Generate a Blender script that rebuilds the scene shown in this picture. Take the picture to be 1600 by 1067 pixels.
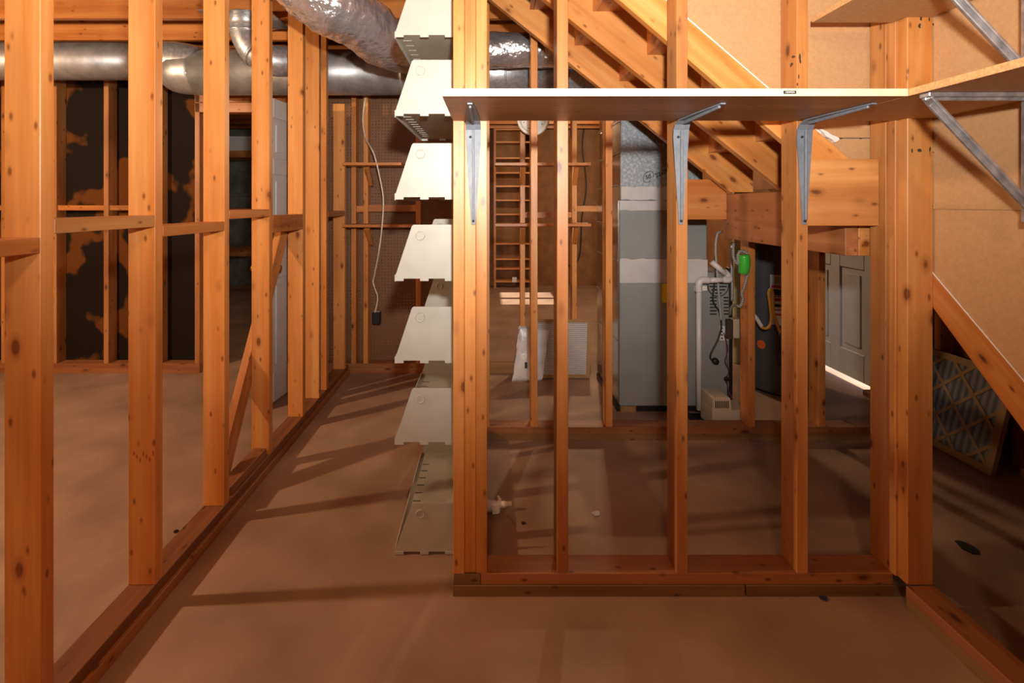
import bpy, bmesh, math, random
from mathutils import Matrix, Vector, noise
random.seed(7)
for o in list(bpy.data.objects): bpy.data.objects.remove(o, do_unlink=True)
scn = bpy.context.scene
COL = scn.collection
R = math.radians
# ------------------------------------------------------------------ camera
EYE = 1.334; F = 750.0; VX, VY = 765.0, 319.0      # eye height, focal length and vanishing point in px of the 1600x1067 frame
cd = bpy.data.cameras.new('camera'); cam = bpy.data.objects.new('camera', cd); COL.objects.link(cam)
cam.location = (0, 0, EYE); cam.rotation_euler = (R(90), 0, 0)
cd.sensor_width = 36; cd.sensor_fit = 'HORIZONTAL'; cd.lens = 36*F/1600
cd.shift_x = (800-VX)/1600; cd.shift_y = -(533.5-VY)/1600; cd.clip_start = .02
scn.camera = cam
# ------------------------------------------------------------------ world, sun, lamps, exposure
w = bpy.data.worlds.new('world'); scn.world = w; w.use_nodes = True
bgn = w.node_tree.nodes['Background']; bgn.inputs[0].default_value = (.62, .76, 1, 1); bgn.inputs[1].default_value = .9
def lamp(name, typ, loc, energy, color, size=.1, target=None, **k):
    l = bpy.data.lights.new(name, typ); l.energy = energy; l.color = color
    if typ == 'SUN': l.angle = size
    elif typ == 'AREA': l.size = size
    else: l.shadow_soft_size = size
    for a, v in k.items(): setattr(l, a, v)
    o = bpy.data.objects.new(name, l); COL.objects.link(o); o.location = loc
    if target is not None: o.rotation_euler = (Vector(target)-Vector(loc)).to_track_quat('-Z', 'Y').to_euler()
    return o
lamp('sun', 'SUN', (8, 7, 8), 6.5, (1, .93, .8), R(.6), (5.4, 7, 6.0))
lamp('camera_flash', 'SPOT', (.07, -.03, EYE+.24), 160, (1, .955, .885), .035, (.12, 2.0, EYE+1.55), spot_size=R(146), spot_blend=.9)
lamp('side_room_bulb', 'POINT', (-3.4, 1.45, 2.02), 105, (1, .70, .44), .05)
lamp('near_fill_light', 'POINT', (-.2, -1.3, 2.3), 34, (1, .68, .44), .12)  # added warm fill behind the camera, stands for no known lamp
lamp('back_room_fill_light', 'POINT', (1.2, 5.6, 2.35), 48, (1, .74, .48), .06)  # added point light lifting the back room, no fixture known there
vs = scn.view_settings; vs.view_transform = 'Standard'; vs.look = 'None'; vs.gamma = 1; vs.exposure = 1.0; vs.use_curve_mapping = False
# ------------------------------------------------------------------ helpers
def P(px, py, d): return Vector(((px-VX)/F*d, d, EYE-(py-VY)/F*d))
def XZ(px, py, d): p = P(px, py, d); return (p.x, p.z)
WM = {}
def place(o, mat_world, parent):
    COL.objects.link(o)
    if parent is not None:
        o.parent = parent; o.matrix_parent_inverse = WM[parent.name].inverted()
    o.matrix_basis = mat_world; WM[o.name] = mat_world.copy()
    return o
def tag(o, label=None, cat=None, group=None, kind=None):
    if label: o['label'] = label
    if cat: o['category'] = cat
    if group: o['group'] = group
    if kind: o['kind'] = kind
    return o
def empty(name, loc, label, cat, group=None, kind=None):
    o = bpy.data.objects.new(name, None); o.empty_display_size = .05
    place(o, Matrix.Translation(Vector(loc)), None)
    return tag(o, label, cat, group, kind)
BC = {}
def boxmesh(l, wd, t, bev):
    k = (round(l, 4), round(wd, 4), round(t, 4), bev)
    if k in BC: return BC[k]
    bm = bmesh.new(); bmesh.ops.create_cube(bm, size=1)
    for v in bm.verts: v.co = Vector((v.co.x*l, v.co.y*wd, v.co.z*t))
    if bev and min(l, wd, t) > bev*2.5: bmesh.ops.bevel(bm, geom=bm.edges[:], offset=bev, segments=1, affect='EDGES')
    me = bpy.data.meshes.new('box'); bm.to_mesh(me); bm.free(); BC[k] = me
    return me
def withmat(me, mat):
    k = (me.name, mat.name)
    if k not in BC:
        m2 = me.copy() if me.materials else me
        m2.materials.clear(); m2.materials.append(mat); BC[k] = m2
    return BC[k]
def box(name, parent, x0, x1, y0, y1, z0, z1, mat, bev=.0016):
    dx, dy, dz = abs(x1-x0), abs(y1-y0), abs(z1-z0); c = Vector(((x0+x1)/2, (y0+y1)/2, (z0+z1)/2))
    m = max(dx, dy, dz)
    if m == dx: M = Matrix.Identity(4); d = (dx, dy, dz)
    elif m == dy: M = Matrix.Rotation(R(90), 4, 'Z'); d = (dy, dx, dz)
    else: M = Matrix.Rotation(R(-90), 4, 'Y'); d = (dz, dy, dx)
    me = withmat(boxmesh(*d, bev), mat)
    return place(bpy.data.objects.new(name, me), Matrix.Translation(c) @ M, parent)
def bar(name, parent, a, b, wd, t, mat, up=(0, 0, 1), bev=.002):
    """board from a to b; wd across (perp. to up), t along up"""
    a = Vector(a); b = Vector(b); x = (b-a).normalized(); u = Vector(up); y = u.cross(x).normalized(); z = x.cross(y)
    M = Matrix((x, y, z)).transposed().to_4x4(); M.translation = (a+b)/2
    return place(bpy.data.objects.new(name, withmat(boxmesh((b-a).length, wd, t, bev), mat)), M, parent)
def mesh(name, parent, verts, faces, mat, smooth=False, M=None):
    vs_ = [Vector(v) for v in verts]
    if M is None:
        lo = [min(v[i] for v in vs_) for i in range(3)]; hi = [max(v[i] for v in vs_) for i in range(3)]
        M = Matrix.Translation(((lo[0]+hi[0])/2, (lo[1]+hi[1])/2, lo[2]))
    Mi = M.inverted(); me = bpy.data.meshes.new(name); me.from_pydata([Mi @ v for v in vs_], [], faces)
    bm = bmesh.new(); bm.from_mesh(me); bmesh.ops.recalc_face_normals(bm, faces=bm.faces[:]); bm.to_mesh(me); bm.free()
    if smooth:
        for p in me.polygons: p.use_smooth = True
    me.materials.append(mat)
    return place(bpy.data.objects.new(name, me), M, parent)
def prism(name, parent, pts, axis, a0, a1, mat, grain=None):
    """polygon pts extruded along axis: 'y' -> pts (x,z); 'x' -> pts (y,z); 'z' -> pts (x,y)"""
    f = {'y': lambda p, a: Vector((p[0], a, p[1])), 'x': lambda p, a: Vector((a, p[0], p[1])), 'z': lambda p, a: Vector((p[0], p[1], a))}[axis]
    n = len(pts); V = [f(p, a0) for p in pts]+[f(p, a1) for p in pts]
    Fc = [list(range(n)), list(range(2*n-1, n-1, -1))]+[[i, (i+1) % n, n+(i+1) % n, n+i] for i in range(n)]
    M = None
    if grain is not None:
        x = Vector(grain).normalized(); u = f((0, 0), 1).normalized(); y = u.cross(x).normalized(); z = x.cross(y)
        M = Matrix((x, y, z)).transposed().to_4x4(); M.translation = sum(V, Vector())/len(V)
    return mesh(name, parent, V, Fc, mat, M=M)
def smoothpath(pts, n=6):
    pts = [Vector(p) for p in pts]; out = []
    for i in range(len(pts)-1):
        p0 = pts[max(i-1, 0)]; p1 = pts[i]; p2 = pts[i+1]; p3 = pts[min(i+2, len(pts)-1)]
        for k in range(n):
            t = k/n
            out.append(.5*((2*p1)+(p2-p0)*t+(2*p0-5*p1+4*p2-p3)*t*t+(3*p1-p0-3*p2+p3)*t**3))
    out.append(pts[-1]); return out
def tube(name, parent, pts, r, mat, seg=10, smooth_n=6, crumple=0, cap=True):
    path = smoothpath(pts, smooth_n) if smooth_n else [Vector(p) for p in pts]
    m = len(path); rs = r if isinstance(r, (list, tuple)) else [r]*len(pts)
    V = []; Fc = []; nrm = None
    for i, p in enumerate(path):
        t = (path[min(i+1, m-1)]-path[max(i-1, 0)]).normalized()
        if nrm is None: nrm = t.orthogonal().normalized()
        nrm = (nrm-t*nrm.dot(t)).normalized(); b = t.cross(nrm)
        q = i/(m-1)*(len(rs)-1); k = min(int(q), len(rs)-2); rr = rs[k]+(rs[k+1]-rs[k])*(q-k)
        for s in range(seg):
            a = 2*math.pi*s/seg; d = nrm*math.cos(a)+b*math.sin(a)
            e = 1 if not crumple else 1+crumple*(noise.noise((p+d*rr)*9)+.7*noise.noise((p+d*rr)*22)+.35*noise.noise((p+d*rr)*48))
            V.append(p+d*rr*e)
    for i in range(m-1):
        for s in range(seg):
            Fc.append([i*seg+s, i*seg+(s+1) % seg, (i+1)*seg+(s+1) % seg, (i+1)*seg+s])
    if cap: Fc += [list(range(seg)), list(range((m-1)*seg, m*seg))]
    return mesh(name, parent, V, Fc, mat, True)
def lathe(name, parent, prof, M, mat, seg=24):
    """prof: (radius, height) along local z"""
    V = []; Fc = []; n = len(prof)
    for (r, h) in prof:
        for s in range(seg): a = 2*math.pi*s/seg; V.append(M @ Vector((r*math.cos(a), r*math.sin(a), h)))
    for i in range(n-1):
        for s in range(seg): Fc.append([i*seg+s, i*seg+(s+1) % seg, (i+1)*seg+(s+1) % seg, (i+1)*seg+s])
    Fc += [list(range(seg)), list(range((n-1)*seg, n*seg))]
    o = mesh(name, parent, V, Fc, mat); me = o.data
    for p in me.polygons: p.use_smooth = len(p.vertices) == 4
    return o
FACE_CAM = Matrix.Rotation(R(90), 4, 'X')        # local z -> -y (towards the camera)
def text(name, parent, s, size, M, mat, extrude=.0004):
    cu = bpy.data.curves.new(name, 'FONT'); cu.body = s; cu.size = size; cu.extrude = extrude; cu.offset = size*.02 if size > .02 else 0; cu.align_x = 'CENTER'; cu.align_y = 'CENTER'
    t = bpy.data.objects.new(name, cu); COL.objects.link(t)
    me = bpy.data.meshes.new_from_object(t.evaluated_get(bpy.context.evaluated_depsgraph_get()))
    bpy.data.objects.remove(t); me.materials.clear(); me.materials.append(mat)
    return place(bpy.data.objects.new(name, me), M, parent)
# ------------------------------------------------------------------ materials
def newmat(name, rough=.6, metal=0, col=(.5, .5, .5)):
    m = bpy.data.materials.new(name); m.use_nodes = True; b = m.node_tree.nodes['Principled BSDF']
    b.inputs['Roughness'].default_value = rough; b.inputs['Metallic'].default_value = metal; b.inputs['Base Color'].default_value = (*col, 1)
    return m, m.node_tree.nodes, m.node_tree.links, b
def N(ns, t, **k):
    n = ns.new(t)
    for a, v in k.items(): setattr(n, a, v)
    return n
def ramp(ns, stops):
    r = ns.new('ShaderNodeValToRGB'); e = r.color_ramp.elements
    while len(e) < len(stops): e.new(.5)
    for q, (p, c) in zip(e, stops): q.position = p; q.color = (*c, 1) if len(c) == 3 else c
    return r
def wood(name, light, mid, dark, rough=.42, knots=.135, var=.35, grime=0):
    m, ns, L, b = newmat(name, rough)
    tc = N(ns, 'ShaderNodeTexCoord'); oi = N(ns, 'ShaderNodeObjectInfo')
    ml = N(ns, 'ShaderNodeVectorMath', operation='SCALE'); cb = N(ns, 'ShaderNodeCombineXYZ')
    for i in range(3): L.new(oi.outputs['Random'], cb.inputs[i])
    L.new(cb.outputs[0], ml.inputs[0]); ml.inputs['Scale'].default_value = 31
    ad = N(ns, 'ShaderNodeVectorMath', operation='ADD'); L.new(tc.outputs['Object'], ad.inputs[0]); L.new(ml.outputs[0], ad.inputs[1])
    def mp(s):
        q = N(ns, 'ShaderNodeMapping'); q.inputs['Scale'].default_value = s; L.new(ad.outputs[0], q.inputs['Vector']); return q
    def nz(s, d, dist=0):
        q = N(ns, 'ShaderNodeTexNoise'); q.inputs['Scale'].default_value = 1; q.inputs['Detail'].default_value = d; q.inputs['Distortion'].default_value = dist
        L.new(mp(s).outputs[0], q.inputs['Vector']); return q
    g = nz((.7, 17, 17), 3, .5); fine = nz((4, 130, 130), 2); blot = nz((1.7, 6, 6), 3)
    r = ramp(ns, [(.12, dark), (.42, mid), (.66, light)]); L.new(g.outputs[0], r.inputs[0])
    mx = N(ns, 'ShaderNodeMixRGB', blend_type='MULTIPLY'); mx.inputs[0].default_value = .2
    r2 = ramp(ns, [(.3, (.55, .5, .45)), (.65, (1, 1, 1))]); L.new(fine.outputs[0], r2.inputs[0])
    L.new(r.outputs[0], mx.inputs[1]); L.new(r2.outputs[0], mx.inputs[2])
    mb = N(ns, 'ShaderNodeMixRGB', blend_type='MULTIPLY'); mb.inputs[0].default_value = .55+grime
    r3 = ramp(ns, [(.32, (.62, .5, .42)), (.58, (1, 1, 1))]); L.new(blot.outputs[0], r3.inputs[0])
    L.new(mx.outputs[0], mb.inputs[1]); L.new(r3.outputs[0], mb.inputs[2])
    vo = N(ns, 'ShaderNodeTexVoronoi'); vo.inputs['Scale'].default_value = 1; L.new(mp((4.6, 9, 9)).outputs[0], vo.inputs['Vector'])
    rk = ramp(ns, [(knots*.55, (.9, .9, .9)), (knots*.8, (.35, .35, .35)), (knots*1.5, (0, 0, 0))]); L.new(vo.outputs['Distance'], rk.inputs[0])
    mk = N(ns, 'ShaderNodeMixRGB'); L.new(rk.outputs[0], mk.inputs[0]); L.new(mb.outputs[0], mk.inputs[1]); mk.inputs[2].default_value = (dark[0]*.35, dark[1]*.28, dark[2]*.25, 1)
    v2 = N(ns, 'ShaderNodeTexVoronoi'); v2.inputs['Scale'].default_value = 1; L.new(mp((11, 24, 24)).outputs[0], v2.inputs['Vector'])
    rk2 = ramp(ns, [(.08, (.75, .75, .75)), (.13, (.25, .25, .25)), (.2, (0, 0, 0))]); L.new(v2.outputs['Distance'], rk2.inputs[0])
    mk2 = N(ns, 'ShaderNodeMixRGB'); L.new(rk2.outputs[0], mk2.inputs[0]); L.new(mk.outputs[0], mk2.inputs[1]); mk2.inputs[2].default_value = (dark[0]*.3, dark[1]*.25, dark[2]*.25, 1); mk = mk2
    hv = N(ns, 'ShaderNodeHueSaturation'); mr = N(ns, 'ShaderNodeMapRange'); L.new(oi.outputs['Random'], mr.inputs[0]); mr.inputs[3].default_value = 1-var; mr.inputs[4].default_value = 1+var*.4
    L.new(mr.outputs[0], hv.inputs['Value']); L.new(mk.outputs[0], hv.inputs['Color']); L.new(hv.outputs[0], b.inputs['Base Color'])
    bp = N(ns, 'ShaderNodeBump'); bp.inputs['Strength'].default_value = .12; bp.inputs['Distance'].default_value = .004; L.new(g.outputs[0], bp.inputs['Height']); L.new(bp.outputs[0], b.inputs['Normal'])
    return m
def mottled(name, stops, scale, rough=.7, metal=0, bump=0, detail=6, stretch=(1, 1, 1), spec=None, bscale=None):
    m, ns, L, b = newmat(name, rough, metal)
    tc = N(ns, 'ShaderNodeTexCoord'); mp = N(ns, 'ShaderNodeMapping'); mp.inputs['Scale'].default_value = stretch; L.new(tc.outputs['Object'], mp.inputs[0])
    n = N(ns, 'ShaderNodeTexNoise'); n.inputs['Scale'].default_value = scale; n.inputs['Detail'].default_value = detail; L.new(mp.outputs[0], n.inputs['Vector'])
    r = ramp(ns, stops); L.new(n.outputs[0], r.inputs[0]); L.new(r.outputs[0], b.inputs['Base Color'])
    if bump:
        n2 = N(ns, 'ShaderNodeTexNoise'); n2.inputs['Scale'].default_value = bscale or scale; n2.inputs['Detail'].default_value = 3; L.new(mp.outputs[0], n2.inputs['Vector'])
        bp = N(ns, 'ShaderNodeBump'); bp.inputs['Strength'].default_value = bump; bp.inputs['Distance'].default_value = .01; L.new(n2.outputs[0], bp.inputs['Height']); L.new(bp.outputs[0], b.inputs['Normal'])
    return m
def plain(name, col, rough=.5, metal=0): return newmat(name, rough, metal, col)[0]
PINE = wood('pine', (.74, .335, .10), (.66, .25, .056), (.50, .15, .027), var=.22)
RED = wood('red_pine', (.62, .25, .07), (.53, .18, .04), (.34, .09, .018), .38)
ROUGH = wood('rough_sawn', (.64, .30, .10), (.55, .225, .06), (.32, .10, .025), .5, .13, .2, .3)
PLATE = wood('plate_wood', (.42, .17, .06), (.32, .115, .038), (.19, .06, .02), .5)
SILL = wood('treated_sill', (.34, .19, .075), (.23, .115, .04), (.12, .055, .018), .6, .03)
PLY = wood('shelf_underside', (.44, .235, .10), (.38, .19, .075), (.30, .14, .05), .5, .02, .08)
SCEDGE = mottled('cream_edge', [(.3, (.62, .50, .33)), (.7, (.68, .57, .40))], 20, .5)
PBOARD = mottled('particle_board', [(.35, (.44, .235, .09)), (.65, (.60, .345, .145))], 160, .7)
SBOARD = mottled('side_shelf_board', [(.3, (.42, .235, .10)), (.7, (.50, .29, .125))], 60, .6)
FIBRE = mottled('fibreboard', [(.25, (.45, .245, .105)), (.5, (.49, .27, .12)), (.75, (.52, .295, .132))], 90, .85, bump=.12, bscale=240)
BACKB = None
def backboard():
    m, ns, L, b = newmat('tarred_board', .95); b.inputs['Specular IOR Level'].default_value = .1
    tc = N(ns, 'ShaderNodeTexCoord'); n = N(ns, 'ShaderNodeTexNoise'); n.inputs['Scale'].default_value = 2.1; n.inputs['Detail'].default_value = 3; L.new(tc.outputs['Object'], n.inputs['Vector'])
    r = ramp(ns, [(.53, (.016, .011, .008)), (.56, (.13, .045, .010))]); L.new(n.outputs[0], r.inputs[0]); L.new(r.outputs[0], b.inputs['Base Color']); return m
BACKB = backboard()
BROWNB = mottled('brown_board', [(.3, (.17, .07, .02)), (.7, (.26, .115, .035))], 6, .75)
def pegmat():
    m, ns, L, b = newmat('pegboard', .6, 0, (.19, .085, .035))
    tc = N(ns, 'ShaderNodeTexCoord'); sc = N(ns, 'ShaderNodeVectorMath', operation='SCALE'); sc.inputs['Scale'].default_value = 1/.0254
    L.new(tc.outputs['Object'], sc.inputs[0]); fr = N(ns, 'ShaderNodeVectorMath', operation='FRACTION'); L.new(sc.outputs[0], fr.inputs[0])
    sb = N(ns, 'ShaderNodeVectorMath', operation='SUBTRACT'); L.new(fr.outputs[0], sb.inputs[0]); sb.inputs[1].default_value = (.5, .5, .5)
    mu = N(ns, 'ShaderNodeVectorMath', operation='MULTIPLY'); L.new(sb.outputs[0], mu.inputs[0]); mu.inputs[1].default_value = (1, 0, 1)
    ln = N(ns, 'ShaderNodeVectorMath', operation='LENGTH'); L.new(mu.outputs[0], ln.inputs[0])
    lt = N(ns, 'ShaderNodeMath', operation='LESS_THAN'); L.new(ln.outputs['Value'], lt.inputs[0]); lt.inputs[1].default_value = .16
    tr = N(ns, 'ShaderNodeBsdfTransparent'); mx = N(ns, 'ShaderNodeMixShader'); L.new(lt.outputs[0], mx.inputs[0]); L.new(b.outputs[0], mx.inputs[1]); L.new(tr.outputs[0], mx.inputs[2])
    L.new(mx.outputs[0], ns['Material Output'].inputs['Surface']); return m
PEG = pegmat()
CONC = mottled('concrete_floor', [(.28, (.24, .145, .092)), (.45, (.31, .19, .122)), (.58, (.35, .215, .14)), (.76, (.43, .275, .185))], 3.1, .62, bump=.05, detail=9, bscale=30)
BLOCKW = mottled('grey_block', [(.3, (.10, .10, .095)), (.7, (.20, .20, .19))], 7, .9)
GALV = mottled('galvanised', [(.3, (.42, .44, .47)), (.7, (.66, .68, .70))], 45, .38, .7, .05, 2)
DUCT = mottled('duct_metal', [(.3, (.36, .36, .36)), (.7, (.56, .56, .56))], 14, .42, .7, .08, 4)
SPANGLE = mottled('spangled_sheet', [(.35, (.26, .29, .33)), (.52, (.33, .36, .40)), (.70, (.50, .53, .57))], 60, .5, .3, 0, 2)
FOIL = mottled('foil_jacket', [(.3, (.60, .60, .62)), (.7, (.82, .82, .84))], 10, .20, .82, 1.0, 4, bscale=34)
FURN = mottled('furnace_paint', [(.3, (.235, .245, .24)), (.7, (.285, .295, .29))], 4, .45)
MASTIC = mottled('white_mastic', [(.3, (.50, .47, .45)), (.7, (.60, .57, .55))], 8, .75, bump=.3)
SHEETSIDE = mottled('bright_sheet', [(.3, (.50, .48, .42)), (.7, (.72, .70, .62))], 4, .22, .95, .1, 3, (1, 1, .4))
STEEL = mottled('bracket_steel', [(.3, (.13, .145, .17)), (.7, (.19, .205, .235))], 30, .55, .1)
ZINC = mottled('zinc_channel', [(.3, (.30, .30, .31)), (.7, (.62, .62, .63))], 30, .4, .8, stretch=(1, 1, 1))
CREAM = mottled('cream_enamel', [(.3, (.40, .395, .345)), (.72, (.48, .47, .41))], 9, .42)
CREAMIN = mottled('cream_enamel_deck', [(.3, (.33, .31, .24)), (.7, (.43, .40, .32))], 7, .5)
WHITE = mottled('door_paint', [(.3, (.58, .58, .57)), (.7, (.66, .66, .65))], 5, .5)
PVC = plain('pvc', (.66, .62, .58), .4); BLACK = plain('black_rubber', (.012, .012, .012), .45); DARK = plain('dark_slot', (.008, .008, .008), .8)
BEIGE = plain('beige_plastic', (.52, .42, .30), .45); WPLASTIC = plain('white_plastic', (.80, .77, .70), .4); GREEN = plain('green_tape', (.05, .42, .04), .25)
YELLOW = plain('yellow_label', (.80, .66, .02), .5); ORANGE = plain('orange_sticker', (.70, .13, .02), .5); GASY = plain('gas_hose', (.60, .27, .03), .4)
HEATER = plain('heater_grey', (.075, .08, .085), .42); PAPER = plain('paper', (.66, .65, .66), .7); REDP = plain('red_print', (.45, .04, .03), .7); INK = plain('ink', (.01, .01, .012), .6)
BRASS = plain('brass', (.75, .45, .12), .25, 1); CARD = plain('cardboard', (.33, .20, .09), .8); CABLEW = plain('white_cable', (.70, .62, .50), .5); CABLEG = plain('grey_cable', (.34, .34, .34), .5)
PALEY = plain('pale_yellow_paint', (.62, .52, .26), .6); CAULK = plain('white_caulk', (.75, .70, .64), .7); REDW = plain('red_wire', (.25, .03, .02), .5)
BAGM = mottled('plastic_bag', [(.3, (.55, .54, .55)), (.7, (.74, .73, .74))], 12, .28, bump=.5, bscale=18)
def pleat(name, c0, c1, axis, f, spec=False):
    m, ns, L, b = newmat(name, .6)
    tc = N(ns, 'ShaderNodeTexCoord'); wv = N(ns, 'ShaderNodeTexWave', bands_direction=axis); wv.inputs['Scale'].default_value = f; wv.inputs['Distortion'].default_value = .8
    L.new(tc.outputs['Object'], wv.inputs['Vector']); r = ramp(ns, [(.2, c0), (.7, c1)]); L.new(wv.outputs[0], r.inputs[0]); L.new(r.outputs[0], b.inputs['Base Color'])
    bp = N(ns, 'ShaderNodeBump'); bp.inputs['Distance'].default_value = .01; bp.inputs['Strength'].default_value = .6; L.new(wv.outputs[0], bp.inputs['Height']); L.new(bp.outputs[0], b.inputs['Normal']); return m
PLEATW = pleat('pleat_white', (.42, .39, .39), (.62, .59, .60), 'Z', 22); PLEATG = pleat('pleat_grey_shaded', (.12, .12, .135), (.17, .17, .185), 'Y', 9)  # grey media coloured darker to stand for the shade under the stairs
T = .0381; W4 = .0889
TOP = 2.53
# ================================================================== SETTING
def struct(o, label, cat): return tag(o, label, cat, kind='structure')
XL, XR, YB, YF = -5.2, 2.70, -3.0, 7.85
struct(box('floor', None, XL, XR+.1, YB, YF, -.1, 0, CONC, 0), 'stained pinkish brown concrete basement floor', 'floor')
GRD = mottled('outside_ground', [(.3, (.24, .17, .06)), (.7, (.30, .21, .08))], 3, .9)
struct(box('ground', None, XR+.1, 9, YB, 14, -.12, -.02, GRD, 0), 'sunlit ground outside the basement door', 'ground')
ce = struct(empty('ceiling', (0, 2, 2.79), 'dark brown wooden joist ceiling with subfloor boards', 'ceiling'), None, None)
box('subfloor', ce, XL, XR+.1, YB, YF, TOP+.26, TOP+.28, BROWNB, 0)
for i in range(26):
    y = -2.6+.4064*i
    x1 = -.16 if 1.6 < y < 2.75 else (XR if y > 2.75 else 1.35)
    box('joist', ce, XL, x1, y, y+T, TOP+.0, TOP+.255, RED)
box('header_beam', ce, -.16, -.122, 1.66, 2.72, TOP+.0, TOP+.255, RED)
# outer shell
struct(box('wall_west', None, XL-.1, XL, YB, YF, 0, TOP+.26, BLOCKW, 0), 'grey block wall at the end of the side room', 'wall')
struct(box('wall_south', None, XL, XR, YB-.1, YB, 0, TOP+.26, FIBRE, 0), 'tan board wall closing the near end of the basement', 'wall')
wf = struct(empty('wall_north', (0, YF, 0), 'brown board wall at the far end of the back room', 'wall'), None, None)
box('wall_panel', wf, -.9, XR, YF, YF+.02, 0, TOP+.26, BROWNB, 0); box('block_panel', wf, XL, -.9, YF, YF+.1, 0, TOP+.26, BLOCKW, 0)
we = struct(empty('wall_east', (XR, 3, 0), 'outer wall with white door and small window opening', 'wall'), None, None)
DY0, DY1, DH = 3.36, 4.16, 2.03; WY0, WY1, WZ0, WZ1 = 6.35, 7.30, 1.35, 2.05
for (y0, y1, z0, z1) in ((YB, DY0, 0, TOP+.26), (DY0, DY1, DH, TOP+.26), (DY1, WY0, 0, TOP+.26), (WY0, WY1, 0, WZ0), (WY0, WY1, WZ1, TOP+.26), (WY1, YF, 0, TOP+.26)):
    box('wall_panel', we, XR, XR+.1, y0, y1, z0, z1, BROWNB, 0)
box('bottom_plate', we, XR-W4, XR, YB, DY0, 0, T, PLATE)
for y in (1.9, 2.36, 2.78, 3.19): box('stud', we, XR-W4, XR, y, y+T, T, TOP, RED)
win = struct(empty('window_1', (XR+.05, 6.8, WZ0), 'small side window of the back room letting in sunlight', 'window'), None, None)
GL, gn, gl, gb = newmat('window_glass', 0.02); gt = gn.new('ShaderNodeBsdfTransparent'); gm = gn.new('ShaderNodeMixShader'); gm.inputs[0].default_value = .06; gl.new(gt.outputs[0], gm.inputs[1]); gl.new(gb.outputs[0], gm.inputs[2]); gl.new(gm.outputs[0], gn['Material Output'].inputs['Surface'])
box('window_frame', win, XR+.02, XR+.08, WY0, WY1, WZ0, WZ0+.04, WHITE); box('window_frame', win, XR+.02, XR+.08, WY0, WY1, WZ1-.04, WZ1, WHITE)
for y in (WY0, WY0+.40, WY1-.04): box('window_frame', win, XR+.02, XR+.08, y, y+(.11 if y == WY0+.40 else .04), WZ0+.04, WZ1-.04, WHITE)
box('pane', win, XR+.045, XR+.05, WY0+.04, WY0+.40, WZ0+.04, WZ1-.04, GL, 0); box('pane', win, XR+.045, XR+.05, WY0+.51, WY1-.04, WZ0+.04, WZ1-.04, GL, 0)
def panel_door(name, label, M, wd, ht, faces):
    """door in local x (width) / z, thickness along y, faces: y signs that show panels"""
    d = struct(place(bpy.data.objects.new(name, None), M, None), label, 'door')
    def b(nm, par, x0, x1, y0, y1, z0, z1, mat, bev=.002):
        c = Vector(((x0+x1)/2, (y0+y1)/2, (z0+z1)/2)); o = bpy.data.objects.new(nm, withmat(boxmesh(x1-x0, y1-y0, z1-z0, bev), mat)); return place(o, M @ Matrix.Translation(c), par)
    leaf = b('door_leaf', d, 0, wd, -.013, .013, 0, ht, WHITE)
    rows = [(.20, .82), (.95, 1.52), (1.63, ht-.13)]; m = .11; mid = wd/2
    for s in faces:
        for (x0, x1) in ((0, m), (mid-.05, mid+.05), (wd-m, wd)): b('stile', leaf, x0, x1, min(s*.013, s*.024), max(s*.013, s*.024), 0, ht, WHITE, .004)
        for (z0, z1) in ((0, .20), (.82, .95), (1.52, 1.63), (ht-.13, ht)):
            for (x0, x1) in ((m, mid-.05), (mid+.05, wd-m)): b('rail', leaf, x0, x1, min(s*.013, s*.024), max(s*.013, s*.024), z0, z1, WHITE, .004)
        for (z0, z1) in rows:
            for (x0, x1) in ((m, mid-.05), (mid+.05, wd-m)): b('raised_panel', leaf, x0+.045, x1-.045, min(s*.013, s*.021), max(s*.013, s*.021), z0+.045, z1-.045, WHITE, .006)
    return d, b
# door in the east wall (width runs along +y, face looks to -x)
Md = Matrix.Translation((XR+.03, DY0, .035)) @ Matrix.Rotation(R(90), 4, 'Z')
door_r, bb = panel_door('door_2', 'closed white panelled door with daylight showing under it', Md, DY1-DY0, DH-.04, (1,))
# door ajar in the side room
hinge = Vector((-1.40, 3.80, .012)); free = Vector((-1.475, 3.09, .012)); ax = (free-hinge).normalized()
Md = Matrix.Translation(hinge) @ Matrix.Rotation(math.atan2(ax.y, ax.x), 4, 'Z')
door_l, bb = panel_door('door_1', 'white panelled door standing open beyond the left stud wall', Md, (free-hinge).length, 2.03, (1, -1))
wd_ = (free-hinge).length
for s in (-1, 1):
    k = Md @ Matrix.Translation((wd_-.065, s*.024, .90)) @ Matrix.Rotation(R(-90*s), 4, 'X')
    lathe('door_knob', door_l, [(.030, 0), (.030, .006), (.012, .012), (.012, .035), (.026, .045), (.030, .06), (.022, .075), (.004, .08)], k, BRASS, 16)
# ------------------------------------------------------------------ left stud wall
wl = struct(empty('wall_left', (-1.15, 2.4, 0), 'open stud wall of orange pine along the passage', 'wall'), None, None)
XA = -1.105; XB = XA-W4
box('bottom_plate', wl, XB, XA+.012, .3, 3.76, 0, T, PLATE); box('bottom_plate', wl, XB, XA, .3, 3.76, T, 2*T, PLATE)
LS = [.77, 1.18, 1.585, 2.0, 2.407, 2.84, 3.11, 3.25, 3.66]
for i, y in enumerate(LS):
    box('stud', wl, XB, XA, y, y+T, 2*T, TOP if y < 3.5 else 2.10, PINE)
box('top_plate', wl, XB, XA, .3, 3.3, TOP-.001, TOP+.037, RED)
for (i, z1, h) in ((0, 1.252, T), (1, 1.297, T), (2, 1.262, T), (3, 1.309, T), (4, 1.276, W4), (7, 1.285, T)):
    box('block', wl, XB+.002, XA+.001, LS[i]+T, LS[i+1], z1-h, z1, RED if i != 1 else ROUGH)
bar('diagonal_brace', wl, (XB-.021, 2.16, .09), (XB-.021, 2.82, 1.19), T, W4, RED, up=(0, -1, .6))
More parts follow.
